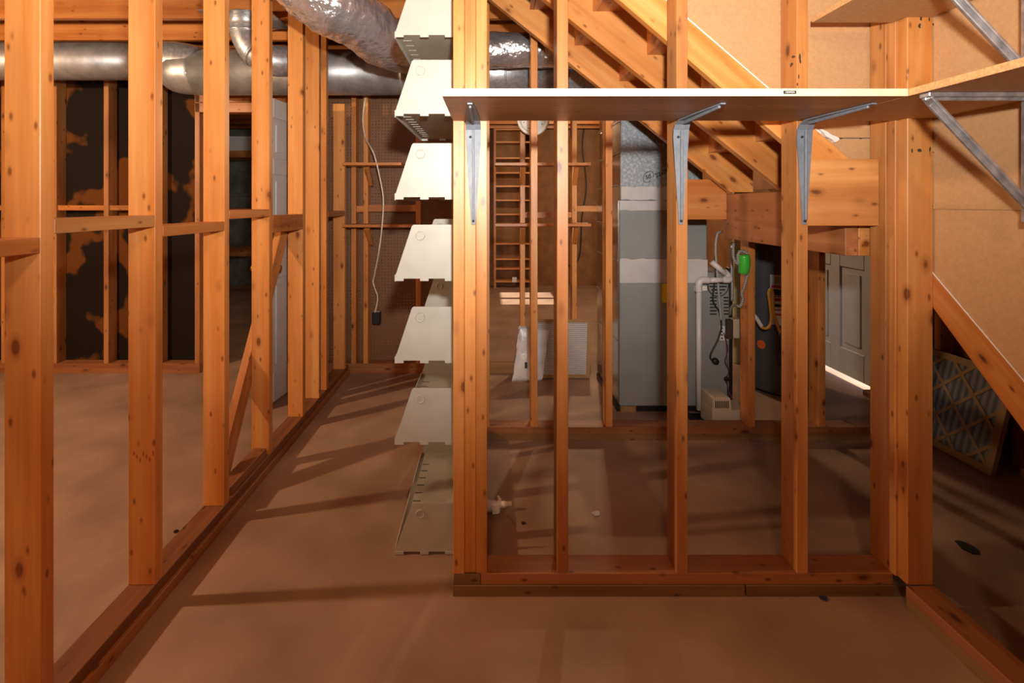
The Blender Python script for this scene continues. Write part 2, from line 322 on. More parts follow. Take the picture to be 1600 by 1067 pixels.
box('scrap_block', wl, XB+.012, XA-.012, 2.07, 2.40, 2*T, 3*T, PLATE)
# ------------------------------------------------------------------ front partition
wp = struct(empty('wall_front', (.6, 1.68, 0), 'open stud partition with tripled end post under the shelf', 'wall'), None, None)
YP = 1.635
box('sill_plate', wp, -.125, .868, YP-.004, YP+W4, 0, T, SILL); box('sill_plate', wp, .873, 1.375, YP-.004, YP+W4, 0, T, SILL)
box('bottom_plate', wp, -.03, 1.375, YP, YP+W4, T, 2*T, PLATE); box('end_block', wp, -.123, -.031, YP, YP+W4, T, 2*T-.002, SILL)
for i in range(3): box('post_ply', wp, -.124+i*.0387, -.124+i*.0387+T, YP-(.002, -.004, 0)[i], YP+W4, 2*T, TOP+.2, PINE)
for x, m in ((.268, RED), (.675, ROUGH), (1.085, ROUGH)): box('stud', wp, x-T, x, YP, YP+W4, 2*T, TOP+.2, m)
box('top_plate', wp, -.125, 1.37, YP, YP+W4, TOP+.2, TOP+.238, PINE)
for (y0, y1, x0, m) in ((1.585, 1.623, 1.380, PINE), (1.623, 1.662, 1.372, ROUGH), (1.662, 1.732, 1.372, ROUGH)): box('corner_post_ply', wp, x0, 1.464, y0, y1, 2*T, TOP+.2, m)
# tan sheet over the stairs
S3a = (.30, 2.360); S3b = (1.303, 1.494)
sl = (S3b[1]-S3a[1])/(S3b[0]-S3a[0])
prism('sheathing_panel', wp, [(.02, S3a[1]-sl*.28), (.02, 2.74), (1.46, 2.74), (1.46, 1.575), (1.215, 1.575)], 'y', 1.742, 1.755, FIBRE)
prism('sheathing_panel', wp, [(1.222, 1.570), (1.46, 1.570), (1.46, 1.40), (1.42, 1.40)], 'y', 1.740, 1.753, FIBRE)
bar('caulk_line', wp, (.30, 1.74, S3a[1]+.006), (1.20, 1.74, S3a[1]+.006+sl*.90), .004, .006, CAULK, bev=0)
bl = []
for k in range(16):
    a = k/16*6.283; bl.append((1.225+.030*math.cos(a)*(1+.3*math.sin(3*a)), 1.580+.014*math.sin(a)*(1+.4*math.cos(2*a))-.018*math.cos(a)))
prism('caulk_blob', wp, bl, 'y', 1.728, 1.745, CAULK)
def blot(par, px, py, d, y, w_, h_, mat, nm='ink_stamp'):
    c = P(px, py, d); n = 11; rr = [.55+.6*random.random() for k in range(n)]
    return prism(nm, par, [(c.x+w_*rr[k]*math.cos(k/n*6.283), c.z+h_*rr[k]*math.sin(k/n*6.283)) for k in range(n)], 'y', y-.0006, y+.0004, mat)
STAMP = plain('stamp_ink', (.045, .03, .02), .7)
for (px, py, w_, h_) in ((1439, 26, .006, .020), (1437, 40, .005, .010), (1460, 38, .008, .006), (1452, 30, .003, .008), (1425, 236, .003, .008), (1437, 235, .009, .006), (1453, 233, .003, .010), (1459, 238, .007, .002)): blot(wp, px, py, 1.585, 1.585, w_, h_, STAMP)
for (px, py, w_, h_) in ((1250, 92, .004, .018), (1240, 88, .008, .004), (1237, 100, .005, .005), (1248, 120, .003, .012), (1246, 132, .003, .006)): blot(wp, px, py, YP, YP, w_, h_, STAMP)
for k in range(7): blot(wl, 209+k*5, 708+(k % 3)*5, 1.585, 1.585, .002, .010, REDP, 'red_mark')
# ------------------------------------------------------------------ stub wall behind the metal shelves
ws = struct(empty('wall_stub', (-.066, 2.2, 0), 'short stud wall backing the metal shelving', 'wall'), None, None)
box('bottom_plate', ws, -.11, -.021, YP+W4, 2.71, 0, 2*T, PLATE)
for y in (2.15, 2.55): box('stud', ws, -.11, -.021, y, y+T, 2*T, TOP+.2, RED)
# ------------------------------------------------------------------ middle partition
wm = struct(empty('wall_middle', (1, 2.75, 0), 'second open stud partition in front of the furnace', 'wall'), None, None)
YM = 2.71
box('sill_plate', wm, -.11, 2.6, YM, YM+W4, 0, T, SILL); box('bottom_plate', wm, -.11, 2.6, YM-.002, YM+W4, T, 2*T, PLATE)
for x, z1 in ((.0, TOP), (.271, TOP), (.694, TOP), (1.50, 1.14), (1.897, TOP)): box('stud', wm, x-T, x, YM, YM+W4, 2*T, z1, PINE if x < 1 else RED)
# ------------------------------------------------------------------ back wall line
wb = struct(empty('wall_back', (-1, 3.83, 0), 'back stud wall with dark board, pegboard and open bays', 'wall'), None, None)
YK = 3.79
for (x0, x1) in ((XL, -2.29), (-1.39, -.05)):
    box('bottom_plate', wb, x0, x1, YK, YK+W4, 0, T, PLATE); box('bottom_plate', wb, x0, x1, YK, YK+W4, T, 2*T, PLATE)
box('bottom_plate', wb, -.05, .80, YK, YK+W4, 0, 2*T-.01, SILL)
for x in (-4.63, -4.22, -3.82, -3.42, -3.01, -2.60, -2.29, -1.355, -1.055, -.96, -.545, -.14, .28, .69): box('stud', wb, x-T, x, YK, YK+W4, 2*T, TOP, PINE if x > -1.2 else ROUGH)
box('dark_board', wb, XL, -2.33, YK+W4+.002, YK+W4+.016, 0, TOP, BACKB, 0)
o = box('pegboard', wb, -1.36, -.1, YK+W4+.002, YK+W4+.006, .03, TOP, PEG, 0)
o.data = o.data.copy(); me = o.data
Mx = WM[o.name].copy(); rot = Mx.to_3x3().to_4x4()                      # keep object axes = world axes so that the holes line up
for v in me.vertices: v.co = rot @ v.co
o.matrix_basis = Matrix.Translation(Mx.translation); WM[o.name] = o.matrix_basis.copy()
box('header', wb, -2.33, -1.36, YK, YK+W4, 2.06, 2.135, RED); box('header', wb, -2.33, -1.36, YK, YK+W4, 2.137, 2.21, RED)
box('top_plate', wb, XL, .8, YK, YK+W4, TOP-T-.001, TOP-.001, RED)
box('block', wb, -.96, -.545-T, YK+.01, YK+W4, 1.275, 1.33, RED); box('block', wb, -1.055, -.96-T, YK+.01, YK+W4, 1.27, 1.32, RED)
box('block', wb, .28, .69-T, YK+.02, YK+W4, 1.225, 1.27, PINE); box('block', wb, .69, .92, YK+.02, YK+W4, 1.275, 1.32, PINE)
for (a_, b_) in ((-4.22, -3.82), (-3.82, -3.42), (-3.42, -3.01), (-3.01, -2.60)): box('block', wb, a_, b_-T, YK+.012, YK+W4, 1.285, 1.325, RED)
# ------------------------------------------------------------------ right wall (side of the lower flight)
wr = struct(empty('wall_right', (1.42, .5, 0), 'tan board wall with floor plates beside the lower stairs', 'wall'), None, None)
box('sill_plate', wr, 1.375, 1.464, -1, 1.585, 0, T, SILL); box('bottom_plate', wr, 1.372, 1.464, -1, 1.583, T, 2*T, PLATE)
for y in (1.12, .70): box('stud', wr, 1.375, 1.462, y, y+T, 2*T, TOP, PINE)
LT = lambda y: 1.09+(y-1.573)*.95          # top line of the lower stringer (y -> z)
prism('sheathing_panel', wr, [(1.60, 1.325), (1.60, LT(1.60)), (.52, LT(.52)), (-1, LT(.52)), (-1, 1.325)], 'x', 1.470, 1.482, FIBRE)
prism('sheathing_panel', wr, [(1.60, 1.330), (1.60, TOP+.2), (-1, TOP+.2), (-1, 1.330)], 'x', 1.4665, 1.4785, FIBRE)
box('seam_strip', wr, 1.4635, 1.4665, -1, 1.584, 1.318, 1.334, SBOARD, 0)
bar('caulk_line', wr, (1.467, 1.60, LT(1.60)+.002), (1.467, .7, LT(.7)+.002), .003, .003, CAULK, bev=0)
# ================================================================== STAIRS
st = empty('staircase', (.7, 2.2, 1.4), 'upper wooden stair flight seen from below with notched stringers', 'stairs')
IX, IZ, RUN, RISE = .451, 2.177, .237, .19; SS = RISE/RUN
def inner(x): return IZ-(x-IX)*SS
ZC = 1.398
xe0 = IX+(IZ-.114-ZC)/SS; ks = range(-2, 4)
for y in (2.55, 2.10):
    pts = [(IX-2*RUN-.02, inner(IX-2*RUN-.02)-.114)]
    pts.append((IX-2*RUN-.02, IZ+2*RISE))
    for k in ks:
        X = IX+k*RUN; Z = IZ-k*RISE; pts += [(X, Z), (X+RUN, Z)]
    pts += [(IX+4*RUN, ZC), (xe0, ZC)]
    prism('stringer', st, pts, 'y', y, y+T, PINE, (1, 0, -SS))
prism('stringer', st, [(.02, S3a[1]-sl*.28), (S3b[0], S3b[1]), (S3b[0]-.165, S3b[1]), (.02, S3a[1]-sl*.28-.145)], 'y', 1.7325, 1.7405+.02, PINE, (1, 0, sl))
for k in ks:
    X = IX+k*RUN; Z = IZ-k*RISE
    box('tread', st, X+.020, X+RUN+.025, 1.775, 2.60, Z, Z+.028, RED); box('riser', st, X, X+.019, 1.775, 2.60, Z+.0, Z+RISE-.002, RED)
box('landing_joist', st, 1.06, 1.371, 1.690, 1.728, 1.258, 1.493, ROUGH)
box('landing_beam', st, 1.302, 1.349, 1.7565, 2.67, 1.145, 1.39, PLATE); box('landing_beam', st, 1.351, 1.398, 1.7565, 2.67, 1.145, 1.39, PINE)
box('landing_joist', st, 1.02, 1.301, 2.632, 2.67, 1.25, 1.47, RED)
box('landing_joist', st, 2.56, 2.60, 1.74, 2.67, 1.145, 1.39, RED); box('landing_deck', st, 1.40, 2.60, 1.74, 2.69, 1.392, 1.41, BROWNB)
ls = empty('lower_staircase', (1.9, 1.0, 0), 'lower stair flight seen from the dark space beneath it', 'stairs')
for (par, y1, x, nm) in ((wr, 1.60, 1.464, 'diagonal_stringer'), (ls, 1.735, 2.36, 'stringer')):
    prism(nm, par, [(y1, LT(y1)), (.52, LT(.52)), (.52, .0), (.633, .0), (y1, LT(y1)-.107)], 'x', x, x+T, RED, (0, 1, .95))
for k in range(5):
    y = 1.72-k*.24; z = 1.18-k*.228
    box('tread', ls, 1.504, 2.36, y-.25, y, z, z+.03, BROWNB); box('riser', ls, 1.504, 2.36, y-.02, y, z+.03, z+.226, BROWNB)
# ================================================================== SHELVES
SZ = 1.617
def steel_bracket(par, x, yw, z, arm, leg):
    b = mesh('bracket', par, *bracket_geo(x, yw, z, arm, leg), STEEL)
    bar('rib', b, (x, yw-.010, z-.03), (x, yw-.010, z-leg+.015), .007, .012, STEEL, up=(0, 1, 0)); bar('rib', b, (x, yw-.03, z-.010), (x, yw-arm+.02, z-.006), .007, .012, STEEL)
    for zz in (z-.055, z-leg+.012): lathe('screw', b, [(.0045, 0), (.0045, .003), (.002, .004)], Matrix.Translation((x-(.010 if zz > z-.1 else 0), yw-.005, zz)) @ FACE_CAM, INK, 10)
    return b
def bracket_geo(x, yw, z, arm, leg):
    """tapered stamped L: leg on the wall plane y=yw, arm under the shelf"""
    V = []; Fc = []
    def strip(pts):      # pts: list of (centre, halfwidth, normal*thickness)
        base = len(V)
        for (c, h, n) in pts:
            c = Vector(c); n = Vector(n)
            V.extend([c+Vector((-h, 0, 0)), c+Vector((h, 0, 0)), c+Vector((h, 0, 0))+n, c+Vector((-h, 0, 0))+n])
        k = len(pts)
        for i in range(k-1):
            for s in range(4): Fc.append([base+i*4+s, base+i*4+(s+1) % 4, base+(i+1)*4+(s+1) % 4, base+(i+1)*4+s])
        Fc.append([base+s for s in range(4)]); Fc.append([base+(k-1)*4+s for s in (3, 2, 1, 0)])
    t = .004; q = .7071*t
    strip([((x, yw-.001, z-leg), .007, (0, -t, 0)), ((x, yw-.001, z-.06), .026, (0, -t, 0)), ((x, yw-.004, z-.03), .026, (0, -t, -.001)), ((x, yw-.016, z-.012), .025, (0, -q, -q)),
           ((x, yw-.04, z-.002), .024, (0, -.001, -t)), ((x, yw-arm*.5, z-.001), .018, (0, 0, -t)), ((x, yw-arm, z-.001), .007, (0, 0, -t))])
    return V, Fc
sh = empty('wall_shelf', (.48, 1.45, SZ), 'long shelf with cream front edge across the stud partition on grey brackets', 'shelf', 'shelves on the open studs')
bo = box('shelf_board', sh, -.125, 1.094, 1.2585, YP-.005, SZ, SZ+.019, PLY); box('edge_strip', bo, -.1255, 1.0945, 1.2545, 1.2585, SZ-.0005, SZ+.0195, SCEDGE, .0008)
lb = box('label_strip', bo, .768, .801, 1.2535, 1.2546, SZ+.005, SZ+.0135, INK, 0); text('lettering', bo, 'CENPSZA', .0058, Matrix.Translation((.7845, 1.2533, SZ+.0092)) @ FACE_CAM, WPLASTIC)
for x in (-.055, .650, 1.070): steel_bracket(sh, x, YP, SZ, .30, .352)
def side_shelf(z, label):
    s = empty('wall_shelf', (1.28, .9, z), label, 'shelf', 'shelves on the open studs')
    b = prism('shelf_board', s, [(1.099, .15), (1.462, .15), (1.462, 1.583), (1.37, 1.583), (1.37, 1.631), (1.099, 1.631)], 'z', z, z+.0185, SBOARD)
    box('edge_strip', b, 1.095, 1.099, .15, 1.631, z-.0003, z+.0188, PBOARD, .0008)
    k = box('bracket', s, 1.105, 1.372, 1.205, 1.235, z-.012, z-.001, ZINC); box('rib', k, 1.105, 1.372, 1.216, 1.224, z-.020, z-.012, ZINC)
    g = bar('diagonal_arm', k, (1.112, 1.22, z-.012), (1.372, 1.22, z-.29), .030, .008, ZINC, up=(1, 0, .9)); bar('rib', g, (1.118, 1.22, z-.030), (1.366, 1.22, z-.295), .010, .010, ZINC, up=(1, 0, .9))
    box('bracket_leg', k, 1.366, 1.3745, 1.205, 1.235, z-.33, z-.001, ZINC)
    return s
side_shelf(SZ, 'lower plywood corner shelf with galvanised diagonal bracket on the tan wall')
side_shelf(1.951, 'upper plywood corner shelf above the other shelves by the tan wall')
corner = [o for o in bpy.data.objects if o.name.startswith('wall_shelf')]
# small plank shelves on the back wall
def plank_shelf(x0, x1, z, dep, supports, label):
    s = empty('plank_shelf', ((x0+x1)/2, YK-dep/2, z), label, 'shelf', 'plank shelves on the back wall')
    box('plank', s, x0, x1, YK-dep, YK-.001, z, z+.022, RED)
    for x in supports: bar('brace', s, (x, YK-.012, z-.14), (x, YK-dep+.05, z-.012), .035, .022, RED, up=(0, 1, .4))
plank_shelf(-1.10, -.66, 1.625, .20, (-.93,), 'upper plank shelf crossing the studs by the pegboard')
plank_shelf(-1.10, -.56, 1.16, .20, (-.93,), 'lower plank shelf crossing the studs by the pegboard')
plank_shelf(.04, .77, 1.628, .15, (.26, .67), 'upper plank shelf in the open bays left of the furnace')
plank_shelf(.04, .77, 1.165, .15, (.26, .67), 'lower plank shelf in the open bays left of the furnace')
# ------------------------------------------------------------------ metal shelving
ms = empty('metal_shelving', (-.24, 2.18, 0), 'tall cream metal shelving with slanted end panels beside the post', 'shelving')
Y0, Y1 = 1.83, 2.54; XS0, XS1 = -.362, -.128
for y in (1.90, 2.47): box('upright', ms, -.1275, -.112, y-.02, y+.02, .0, 2.3, CREAM, .001)
for i, z in enumerate((1.978, 1.678, 1.361, 1.051, .739, .429, .012)):
    hp = .205 if i < 6 else .185
    dk = box('shelf_deck', ms, XS0, XS1, Y0, Y1, z, z+.004, CREAMIN, 0)
    box('front_lip', dk, XS0, XS0+.004, Y0, Y1, z-.012, z+.014, CREAM, 0)
    for k in range(10): box('slot', dk, XS0+.022, XS0+.055, Y0+.06+k*.06, Y0+.064+k*.06, z-.0012, z+.0052, CREAM if i < 3 else DARK, 0)
    for y in (Y0, Y1):
        yy = y-.002
        pn = prism('end_panel', dk, [(XS0, z), (XS1, z), (XS1, z+hp), (XS0+.072, z+hp), (XS0+.066, z+hp-.006)], 'y', yy-.0015, yy+.0015, CREAM)
        lathe('embossed_ring', pn, [(.0125, 0), (.0135, .002), (.0165, .002), (.018, 0)], Matrix.Translation((XS0+.098, yy-.0014, z+hp-.042)) @ FACE_CAM, CREAM, 20)
        for xx in (XS0+.003, XS0+.098, XS0+.192): box('tab', pn, xx, xx+.032, yy-.004, yy+.003, z-.009, z+.001, CREAM, 0)
        for zz in (z+hp*.52, z+.02): box('hook_slot', pn, XS1-.010, XS1-.004, yy-.0022, yy-.001, zz, zz+.016, DARK, 0)
# ================================================================== DUCTS
md = empty('main_duct', (-1, 3.45, 2.12), 'long round galvanised trunk duct under the joists', 'duct')
DYc = 3.45; ZD = 2.28; rD = .160
def hcyl(name, par, x0, x1, z, r0, r1, mat, y=DYc, seg=28):
    M = Matrix.Translation((x0, y, z)) @ Matrix.Rotation(R(90), 4, 'Y'); return lathe(name, par, [(r0, 0), (r1, x1-x0)], M, mat, seg)
hcyl('duct_section', md, XL+.02, -2.32, 2.36, .132, .132, DUCT)
hcyl('duct_section', md, -1.08-.01-1.0, -.45, ZD, rD, rD, DUCT); hcyl('duct_section', md, -.45, .55, ZD, rD, rD, GALV)
tube('reducer', md, [(-2.32, DYc, 2.36), (-2.24, DYc-.005, 2.355), (-2.16, DYc-.01, 2.34), (-2.07, DYc-.01, 2.32)], [.136, .138, .14, .135], GALV, 28, 4)
tube('end_elbow', md, [(-2.09, DYc, ZD), (-2.2, DYc, ZD-.0), (-2.28, DYc+.04, ZD)], [.16, .155, .13], DUCT, 24, 4)
for x in (-1.95, -.62, -.45, .1): hcyl('seam_band', md, x, x+.015, ZD, rD+.004, rD+.004, GALV)
tube('end_taper', md, [(.55, DYc, ZD), (.70, DYc+.0, ZD-.04), (.82, DYc+.0, ZD-.06)], [.16, .14, .13], GALV, 24, 4)
el = empty('elbow_duct', (-1.55, 3.1, 2.1), 'small round elbow duct hanging from a ceiling boot over the trunk', 'duct')
a = P(378, 30, 3.05)
tube('pipe', el, [P(385, 24, 3.1), P(385, 45, 3.1)], [.105, .10], GALV, 24, 2)
tube('elbow', el, [P(385, 45, 3.1), P(388, 60, 3.1), P(402, 82, 3.1), P(425, 95, 3.13), P(462, 96, 3.215)], [.098, .098, .098, .098, .098], GALV, 24, 4)
tube('seam_ring', el, [P(385, 50, 3.1), P(385, 53, 3.1)], [.106, .106], GALV, 24, 2); tube('seam_ring', el, [P(401.5, 81, 3.1), P(404.5, 83.5, 3.1)], [.105, .105], GALV, 24, 2)
box('boot', el, -1.80, -1.36, 2.95, 3.27, TOP-.003, TOP-.0003, DUCT, 0)
fx = empty('flex_duct', (-.2, 2.8, 2.1), 'crinkled silver foil flexible duct sagging below the joists', 'duct')
tube('foil_sleeve', fx, [P(400, -95, 2.2), P(500, -5, 2.3), P(556, 30, 2.45), P(612, 70, 2.7), P(672, 84, 2.95), P(740, 80, 3.05), P(870, 79, 3.07), P(960, 95, 3.12)], [.150, .150, .148, .140, .125, .112, .108, .105], FOIL, 64, 26, .07)
# round lid in the back bay
vd = empty('round_vent', (.26, 3.6, 1.86), 'white round plastic vent lid hanging behind the studs', 'vent')
c = P(833, 187, 3.62); lathe('vent_rim', vd, [(.118, 0), (.122, .012), (.110, .02), (.095, .014), (.095, 0)], Matrix.Translation(c) @ FACE_CAM, WPLASTIC, 36)
vdisc = lathe('vent_disc', vd, [(.098, 0), (.096, .010), (.004, .012)], Matrix.Translation(c) @ FACE_CAM, WPLASTIC, 36)
for k in range(8): a = k*.785+.3; lathe('screw', vdisc, [(.004, 0), (.003, .003)], Matrix.Translation(c+Vector((.075*math.cos(a), -.011, .075*math.sin(a)))) @ FACE_CAM, INK, 8)
lathe('vent_body', vd, [(.05, 0), (.09, .01), (.09, .20), (.118, .22)], Matrix.Translation(c+Vector((0, .22, 0))) @ FACE_CAM, BLACK, 28)
# ================================================================== FURNACE
fu = empty('furnace', (1.15, 3.35, 0), 'grey furnace cabinet with white sealed joints and galvanised plenum', 'furnace')
FY = 3.05; FX0 = .828; FD = .62
bd = box('cabinet', fu, FX0, 1.525, FY, FY+FD, .05, .90, FURN, .006); co = box('coil_box', fu, FX0, 1.383, FY+.002, FY+FD, .90, 1.36, FURN, .005)
pl = box('plenum', fu, FX0+.012, 1.36, FY+.012, FY+FD-.01, 1.36, TOP-.002, SPANGLE, .003)
box('side_sheet', fu, FX0-.004, FX0-.0005, FY+.03, FY+FD, .06, 1.36, SHEETSIDE, 0); box('side_sheet', fu, FX0+.007, FX0+.0115, FY+.02, FY+FD-.02, 1.36, TOP-.002, SHEETSIDE, 0)
for z in (.45, .70, .97, 1.20, 1.45, 1.66, 1.87): box('seam', fu, FX0-.007, FX0-.004, FY+.03, FY+FD, z, z+.006, GALV, 0)
def smear(name, par, x0, x1, z0, z1, y, amp=.012, seed=0):
    n = 28; up = [(x0+(x1-x0)*i/n, z1+amp*noise.noise(Vector((i*.35, seed, 0)))) for i in range(n+1)]; dn = [(x0+(x1-x0)*i/n, z0+amp*noise.noise(Vector((i*.35, seed+9, 0)))) for i in range(n, -1, -1)]
    return prism(name, par, up+dn, 'y', y, y+.004, MASTIC)
smear('mastic_band', fu, FX0-.001, 1.384, .835, .985, FY-.002, .010, 1); smear('mastic_band', fu, FX0+.010, 1.362, 1.362, 1.445, FY+.009, .012, 4); smear('mastic_band', fu, FX0-.001, 1.384, 1.295, 1.355, FY-.0015, .012, 7)
box('energy_label', fu, 1.095, 1.16, FY-.003, FY-.0005, .71, .83, YELLOW, 0)
box('maker_badge', fu, 1.30, 1.38, FY-.004, FY-.0005, .785, .815, WPLASTIC, .001)
for c0 in (1.40, 1.487):
    for k in range(6): box('vent_slot', fu, c0, c0+.042 if c0 < 1.45 else c0+.030, FY-.002, FY+.001, .632+k*.021, .640+k*.021, DARK, 0)
for k, h in enumerate((.02, .043, .055, .06, .06)): box('vent_slot', fu, 1.452-h, 1.452+h, FY-.002, FY+.001, .765+k*.021, .773+k*.021, DARK, 0)
tube('vent_ring', fu, [Vector((1.452+.066*math.cos(a), FY-.001, .815+.066*math.sin(a))) for a in [math.pi*(.97+k*.106) for k in range(11)]], .003, INK, 6, 2)
lb = box('warning_label', fu, 1.462, 1.522, FY-.002, FY-.0005, .47, .56, PAPER, 0)
for k in range(4):
    for x in (1.470, 1.500): box('print_mark', lb, x, x+.010, FY-.003, FY-.002, .478+k*.021, .488+k*.021, INK, 0)
box('corner_trim', fu, 1.5255, 1.545, FY, FY+.05, .06, .93, BLACK, .002); box('base_block', fu, FX0+.01, FX0+.11, FY+.02, FY+.2, 0, .05, SILL); box('base_block', fu, 1.40, 1.50, FY+.02, FY+.2, 0, .05, SILL)
box('base_pan', fu, FX0-.01, 1.53, FY+.04, FY+FD, .0, .049, BLACK, .002)
Mr = Matrix.Translation((1.012, FY+.0105, 1.508)) @ FACE_CAM
text('handwriting', fu, '50', .036, Mr @ Matrix.Rotation(R(12), 4, 'Z') @ Matrix.Shear('XZ', 4, (0, 0)), INK)
text('handwriting', fu, '22x26', .036, Matrix.Translation((1.098, FY+.0105, 1.532)) @ FACE_CAM @ Matrix.Rotation(R(24), 4, 'Z'), INK)
tube('pen_loop', fu, [Vector((1.012+.030*math.cos(a)+.012*math.sin(a), FY+.0105, 1.508+.036*math.sin(a))) for a in [k*.55 for k in range(11)]], .0018, INK, 5, 3)
# ------------------------------------------------------------------ condensate drain, pump, wiring
pv = empty('drain_pipe', (1.33, 2.98, .1), 'white plastic drain pipe bent in front of the furnace', 'pipe')
yv = 2.97; rp = .0165
tube('pipe', pv, [P(1092, 640, yv), P(1092, 452, yv)], rp, PVC, 14, 1); tube('elbow', pv, [P(1092, 456, yv), P(1092, 444, yv), P(1096, 438, yv), P(1108, 438, yv)], .021, PVC, 14, 5)
tube('pipe', pv, [P(1106, 438, yv), P(1134, 437, yv)], rp, PVC, 14, 1); tube('elbow', pv, [P(1130, 437, yv), P(1139, 437, yv), P(1139, 432, yv+.02), P(1132, 425, yv+.02)], .020, PVC, 14, 5)
tube('pipe', pv, [P(1134, 428, yv+.015), P(1112, 409, 2.99)], rp, PVC, 14, 1)
ty = empty('drip_tray', (1.41, 2.95, .0), 'black shallow drip tray under the beige pump', 'tray')
box('tray_base', ty, 1.235, 1.56, 2.815, 3.04, 0.0, .012, BLACK, .003)
for (x0, x1, y0, y1) in ((1.235, 1.56, 2.815, 2.822), (1.235, 1.242, 2.822, 3.04), (1.553, 1.56, 2.822, 3.04)): box('tray_rim', ty, x0, x1, y0, y1, .012, .04, BLACK, .001)
pu = empty('condensate_pump', (1.42, 2.92, .0125), 'beige stepped condensate pump with vent slots', 'pump')
prism('tank', pu, [(1.315, .0125), (1.545, .0125), (1.54, .115), (1.318, .115)], 'y', 2.84, 2.99, BEIGE)
hood = prism('motor_hood', pu, [(1.32, .115), (1.435, .115), (1.425, .185), (1.415, .19), (1.330, .19), (1.322, .18)], 'y', 2.845, 2.985, BEIGE)
for k in range(7): box('vent_slot', hood, 1.338+k*.012, 1.344+k*.012, 2.8435, 2.846, .125, .168, DARK, 0)
def cable(name, pts, r, mat, label, cat='cable'): return tag(tube(name, None, pts, r, mat, 8, 6), label, cat)
yf = FY-.02
pc = empty('pump_cord', P(1115, 560, yf), 'black cord ending in a round plug against the furnace front', 'cord')
tube('cord', pc, [P(1117, 400, FY-.0090), P(1118, 425, FY-.0090), P(1116, 445, FY-.0090), P(1114, 470, FY-.0090), P(1124, 488, FY-.0090), P(1127, 510, FY-.0090), P(1122, 530, FY-.0090), P(1111, 552, FY-.0090), P(1110, 560, FY-.0090), P(1115, 564, FY-.0090)], .0055, BLACK, 8, 6)
lathe('plug', pc, [(.018, 0), (.021, .01), (.018, .03), (.008, .034)], Matrix.Translation(P(1116, 563, yf+.01)) @ FACE_CAM, BLACK, 16)
lw = empty('float_wire', P(1136, 600, yf), 'thin twisted black and red wires with a black knob at the pump', 'wire')
tube('wire', lw, [P(1131, 520, yf), P(1137, 545, yf), P(1133, 565, yf), P(1139, 580, yf), P(1134, 592, yf), P(1137, 605, yf), P(1138, 628, yf-.06)], .003, BLACK, 6, 6); tube('wire', lw, [P(1134, 520, yf), P(1136, 560, yf), P(1139, 590, yf), P(1137, 605, yf), P(1145, 625, yf-.03)], .0022, REDW, 6, 6)
lathe('knob', lw, [(.010, 0), (.016, .008), (.010, .024)], Matrix.Translation(P(1134, 591, yf-.005)) @ FACE_CAM, BLACK, 14)
cable('supply_tube', [P(1128, 362, 3.05), P(1121, 366, 3.03), P(1118, 390, 3.025), P(1121, 430, 3.022), P(1124, 470, 3.022), P(1127, 500, 3.022)], .007, CABLEG, 'grey tube dropping beside the coil box to the grille')
cable('conduit_pipe', [P(1143, 378, 3.0), P(1143, 400, 3.0), P(1144, 440, 3.01), P(1144, 470, 3.02)], .009, GALV, 'thin galvanised conduit pipe rising beside the furnace', 'pipe')
jb = empty('switch_box', P(1150, 522, 3.04), 'beige switch box with brown bracket at the furnace edge', 'switch box')
box('box_body', jb, 1.525, 1.575, 3.0, 3.06, .495, .615, BEIGE, .004); box('mount_bracket', jb, 1.49, 1.524, 3.0, 3.04, .49, .61, plain('brown_plastic', (.06, .035, .02), .5), .003)
fc = empty('armored_cable', P(1155, 440, 2.68), 'striped flexible metal cable wrapped with bright green tape', 'cable')
STR = pleat('armor_stripe', (.05, .045, .04), (.62, .58, .52), 'Z', 40)
tube('cable', fc, [P(1146, 380, 2.68), P(1146, 402, 2.68), P(1153, 412, 2.68), P(1153, 398, 2.68), P(1158, 392, 2.68), P(1166, 395, 2.68), P(1169, 405, 2.68), P(1170, 420, 2.68), P(1163, 448, 2.68), P(1159, 458, 2.68), P(1161, 468, 2.68), P(1156, 479, 2.68), P(1150, 476, 2.72), P(1143, 480, 2.86), P(1141, 492, 2.99)], .0075, STR, 10, 6)
tube('tape_wrap', fc, [P(1162, 398, 2.68), P(1163, 412, 2.68), P(1161, 428, 2.68)], [.030, .032, .024], GREEN, 14, 3)
struct(box('trim_1', None, 2.050, 2.115, 4.02, 4.06, 0.0, 1.6, PALEY, .004), 'pale yellow painted trim board behind the furnace', 'trim')
# ------------------------------------------------------------------ water heater
wh = empty('water_heater', (2.12, 3.52, 0), 'dark grey water heater cylinder with warning labels', 'water heater')
HC = Vector((2.13, 3.52, 0)); HR = .25
lathe('tank', wh, [(.235, 0.02), (HR, .03), (HR, 1.0), (HR-.004, 1.005), (HR-.004, 1.015), (HR, 1.02), (HR, 1.30), (.20, 1.33), (.02, 1.335)], Matrix.Translation(HC), HEATER, 40)
lathe('base_ring', wh, [(.22, 0), (.22, .02)], Matrix.Translation(HC), BLACK, 32)
def patch(name, par, a0, a1, z0, z1, mat, off=.0012):
    n = 6; V = []; Fc = []
    for i in range(n+1):
        a = R(a0+(a1-a0)*i/n)
        for z in (z0, z1):
            for r in (HR+off-.001, HR+off): V.append(HC+Vector((r*math.cos(a), r*math.sin(a), z)))
    for i in range(n):
        b0 = i*4; b1 = b0+4
        Fc += [[b0+1, b1+1, b1+3, b0+3], [b0, b0+2, b1+2, b1], [b0, b1, b1+1, b0+1], [b0+2, b0+3, b1+3, b1+2]]
    Fc += [[0, 1, 3, 2], [n*4, n*4+2, n*4+3, n*4+1]]
    return mesh(name, par, V, Fc, mat)
lab = patch('warning_sheet', wh, 225, 262, .50, .845, PAPER)
for (z0, z1, m) in ((.695, .70, INK), (.60, .606, INK), (.755, .772, REDP), (.665, .685, REDP), (.565, .58, REDP)): patch('print_band', lab, 227, 262, z0, z1, m, .0026)
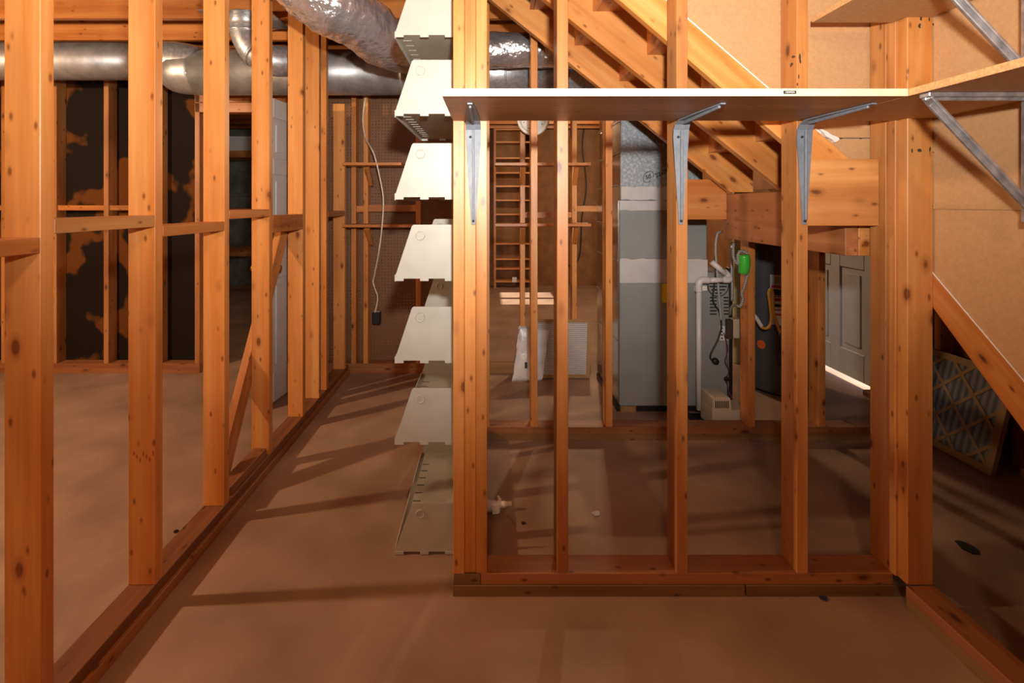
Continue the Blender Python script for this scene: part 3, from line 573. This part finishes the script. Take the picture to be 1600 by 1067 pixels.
for k in range(6): patch('print_line', lab, 231, 255, .79+k*.008, .792+k*.008, INK, .0026)
patch('pictogram', lab, 230, 241, .705, .745, INK, .0026); patch('pictogram', lab, 230, 245, .625, .645, INK, .0026)
o = lathe('round_sticker', wh, [(.030, 0), (.030, .002)], Matrix.Translation(HC+Vector((HR*math.cos(R(212)), HR*math.sin(R(212)), .345))) @ Matrix.Rotation(R(212-270), 4, 'Z') @ FACE_CAM, ORANGE, 24)
gp = empty('gas_hose', P(1203, 500, 3.22), 'looped yellow gas hose in front of the water heater', 'hose')
tube('hose', gp, [P(1182, 497, 3.2), P(1190, 511, 3.2), P(1200, 512, 3.2), P(1205, 500, 3.2), P(1203, 475, 3.2), P(1201, 458, 3.2), P(1205, 452, 3.2), P(1208, 462, 3.2), P(1208, 485, 3.2), P(1214, 505, 3.2), P(1220, 522, 3.2)], .0095, GASY, 10, 6)
tube('sleeve', gp, [P(1174, 488, 3.21), P(1182, 497, 3.2), P(1190, 510, 3.2)], .013, PVC, 10, 5); tube('valve', gp, [P(1220, 520, 3.2), P(1221, 545, 3.2), P(1221, 570, 3.265)], [.012, .02, .014], BLACK, 12, 3)
# ================================================================== FILTERS, BAG, LITTER
fi = empty('air_filter', (.56, 3.70, 0), 'white pleated filter in cardboard frame leaning on the open studs', 'filter')
def slab(name, par, p00, p10, p01, n, t, mat, u0, u1, v0, v1):
    """rectangle patch on the plane p00,p10,p01 with thickness t along n"""
    p00, p10, p01, n = map(Vector, (p00, p10, p01, n)); q = lambda u, v: p00+(p10-p00)*u+(p01-p00)*v
    b = [q(u0, v0), q(u1, v0), q(u1, v1), q(u0, v1)]; V = b+[x+n*t for x in b]
    return mesh(name, par, V, [[0, 1, 2, 3], [7, 6, 5, 4], [0, 1, 5, 4], [1, 2, 6, 5], [2, 3, 7, 6], [3, 0, 4, 7]], mat)
def filt(par, p00, p10, p01, mat, fr, t=.022, cross=0):
    n = (Vector(p10)-Vector(p00)).cross(Vector(p01)-Vector(p00)).normalized()
    slab('media', par, p00, p10, p01, n, t*.6, mat, .02, .98, .02, .98)
    for (u0, u1, v0, v1) in ((0, 1, 0, fr), (0, 1, 1-fr, 1), (0, fr, fr, 1-fr), (1-fr, 1, fr, 1-fr)): slab('frame_strip', par, p00, p10, p01, n, t, CARD, u0, u1, v0, v1)
    if cross:
        p0, px, pz = Vector(p00), Vector(p10)-Vector(p00), Vector(p01)-Vector(p00)
        for k in range(-cross+1, cross*2):
            for s in (1, -1):
                seg = []
                for i in range(41):
                    u = i/40; v = (k/cross+u*1.0) if s == 1 else (k/cross+.0-u+0)
                    if fr*.5 <= v <= 1-fr*.5 and fr*.5 <= u <= 1-fr*.5: seg.append((u, v))
                if len(seg) > 2:
                    a = p0+px*seg[0][0]+pz*seg[0][1]+n*t*.8; b = p0+px*seg[-1][0]+pz*seg[-1][1]+n*t*.8
                    bar('lattice_strip', par, a, b, .016, .003, CARD, up=tuple(n), bev=0)
filt(fi, (.30, 3.685, .003), (.765, 3.685, .003), (.33, 3.775, .43), PLEATW, .06)
bg = empty('plastic_bag', (.25, 3.64, 0), 'white plastic wrapped filter pack leaning on the cardboard framed filter', 'bag')
V = []; nu, nv = 14, 16
for s in (0, 1):
    for j in range(nv+1):
        for i in range(nu+1):
            u = i/nu; v = j/nv
            bl_ = Vector((.165+.06*v, 3.60+.07*v, .004+.40*v)); br_ = Vector((.395+.065*v, 3.615+.065*v, .004+.375*v)); p = bl_.lerp(br_, u)
            e = math.sin(math.pi*min(max(u, .0), 1))**.4*math.sin(math.pi*min(max(v, 0), 1))**.4
            p += Vector((0, -1, .2))*(.018*e*(1 if s == 0 else -.2))+Vector((.006*noise.noise(Vector((v*5, s, 0))), -.010*e*noise.noise(Vector((u*9, v*3, s))), 0)); V.append(p)
K = (nu+1)*(nv+1); Fc = []
for s in (0, 1):
    for j in range(nv):
        for i in range(nu): a = s*K+j*(nu+1)+i; Fc.append([a, a+1, a+nu+2, a+nu+1])
for j in range(nv):
    for i in (0, nu): a = j*(nu+1)+i; Fc.append([a, a+nu+1, K+a+nu+1, K+a])
for i in range(nu):
    for j in (0, nv): a = j*(nu+1)+i; Fc.append([a, a+1, K+a+1, K+a])
mesh('bag_film', bg, V, Fc, BAGM, True)
slab('print_patch', bg, (.262, 3.565, .115), (.280, 3.568, .115), (.262, 3.580, .155), (0, -1, 0), .002, INK, 0, 1, 0, 1)
f2 = empty('air_filter', (2.42, 2.4, 0), 'grey filter coloured darker for shade, with diamond cardboard lattice leaning under the stairs', 'filter')
filt(f2, (2.445, 2.82, .003), (2.465, 2.34, .003), (2.565, 2.82, .50), PLEATG, .07, .024, 3)
def chip(name, px, py, r, mat, label, cat='litter', h=.004, seed=0, group=None):
    d = (EYE)*F/(py-VY); c = P(px, py, d); n = 9
    pts = [(c.x+r*math.cos(a)*(.7+.5*random.random()), c.y+r*math.sin(a)*(.7+.5*random.random())) for a in [k/n*6.283 for k in range(n)]]
    return tag(prism(name, None, pts, 'z', .0005, h, mat), label, cat, group)
chip('paper_scrap', 932, 803, .018, PAPER, 'small torn pale paper scrap on the concrete between the partition studs')
chip('black_chip', 818, 818, .009, BLACK, 'small black chip on the concrete beside the white bottle')
chip('dark_chip', 275, 831, .010, BLACK, 'small black chip beyond the left stud wall plate')
chip('blue_chip', 1286, 935, .012, plain('blue_bit', (.03, .04, .09), .5), 'small dark blue chip against the partition sill')
chip('dark_wrapper', 1512, 855, .034, plain('wrapper', (.02, .018, .018), .6), 'flat dark wrapper on the floor by the lower stairs', h=.003)
bt = empty('spray_bottle', P(778, 806, 2.07), 'white plastic trigger bottle lying on the concrete behind the post', 'bottle')
bt.location.z = 0; WM[bt.name] = Matrix.Translation(bt.location); bt.matrix_basis = WM[bt.name]
Mb = Matrix.Translation((-.06, 2.075, .024)) @ Matrix.Rotation(R(6), 4, 'Z') @ Matrix.Rotation(R(88), 4, 'Y')
lathe('bottle_body', bt, [(.020, 0), (.0235, .004), (.0235, .06), (.020, .085), (.012, .10), (.012, .115)], Mb, WPLASTIC, 20); lathe('cap', bt, [(.014, .112), (.014, .130), (.010, .134), (.010, .155), (.006, .158)], Mb, plain('cap_cream', (.72, .60, .42), .5), 16)
prism('trigger', bt, [(.030, 2.098), (.046, 2.098), (.052, 2.125), (.040, 2.150), (.033, 2.146), (.041, 2.125)], 'z', .016, .030, WPLASTIC)
prism('nozzle_grip', bt, [(.012, 2.045), (.040, 2.052), (.046, 2.062), (.046, 2.10), (.012, 2.10)], 'z', .012, .036, WPLASTIC)
lathe('label_band', bt, [(.0239, .012), (.0239, .034)], Mb, plain('grey_green', (.12, .17, .14), .5), 20)
tag(tube('twig', None, [P(793, 806, 2.03)*1, P(800, 815, 2.02), P(804, 821, 2.0)], .002, SILL, 6, 3), 'thin brown twig on the concrete beside the bottle cap', 'twig')
tw = bpy.data.objects['twig']; tw.location.z = .0015; 
# white cable and box on the pegboard
oc = empty('outlet_box', P(588, 497, 3.74), 'black outlet box hanging on a white cable before the pegboard', 'outlet')
c0 = P(588, 497, 3.77); box('box_body', oc, c0.x-.032, c0.x+.032, YK-.03, YK+.012, c0.z-.048, c0.z+.048, BLACK, .004); box('clamp', oc, c0.x-.025, c0.x+.030, YK-.024, YK-.004, c0.z+.048, c0.z+.056, GALV, .001)
tube('cable', oc, [P(572, 148, 3.72), P(567, 185, 3.72), P(571, 215, 3.70), P(584, 240, 3.56), P(595, 285, 3.56), P(599, 320, 3.56), P(594, 380, 3.60), P(585, 430, 3.74), P(583, 442, 3.75), P(590, 465, 3.75), P(586, 488, 3.75)], .006, CABLEW, 8, 6)
# ================================================================== FAR ROOM
bk = empty('tall_bookcase', (.35, 7.6, 0), 'tall narrow shelf rack with many thin boards against the far wall', 'shelving')
yk = 7.62
for px in (771.5, 829): x = (px-VX)/F*yk; box('side_board', bk, x, x+.035, yk, YF-.01, .0, 2.6, RED, 0)
x0, x1 = .10, .65
for py in (202, 222, 247, 270, 291, 313, 335, 381, 405, 420, 440): z = P(0, py, yk).z; box('shelf_board', bk, x0, x1, yk, YF-.02, z-.012, z+.012, PINE, 0)
box('price_card', bk, .36, .43, yk-.006, yk-.001, P(0, 441, yk).z, P(0, 435, yk).z+.02, PAPER, 0)
cr = empty('storage_rack', (-3.6, 6.9, 0), 'wooden storage rack in the dark room behind the open door', 'shelving')
yr = 6.6
for z in (.62, 1.19, 1.98): box('rack_board', cr, -4.5, -2.9, yr, yr+.5, z, z+.09, ROUGH)
for x in (-4.5, -2.96): box('rack_post', cr, x, x+.07, yr+.45, yr+.52, 0, 2.4, ROUGH)
for (z, lab_, m, xx, ww) in ((2.07, 'pale grey carton on the top board of the storage rack', PAPER, -3.65, .5), (1.28, 'dark grey carton on the middle board of the storage rack', BLOCKW, -3.72, .6)):
    b = empty('storage_carton', (xx+ww/2, yr+.2, z), lab_, 'box'); box('carton', b, xx, xx+ww, yr+.02, yr+.4, z, z+.16, m, .004); box('lid', b, xx-.01, xx+ww+.01, yr+.01, yr+.41, z+.16, z+.2, m, .004)
cable('hanging_cable', [P(914, 190, 7.832), P(910, 230, 7.832), P(916, 290, 7.832), P(909, 340, 7.832), P(905, 400, 7.832), P(888, 415, 7.832), P(868, 412, 7.832)], .012, BLACK, 'black cable drooping down the far brown wall')
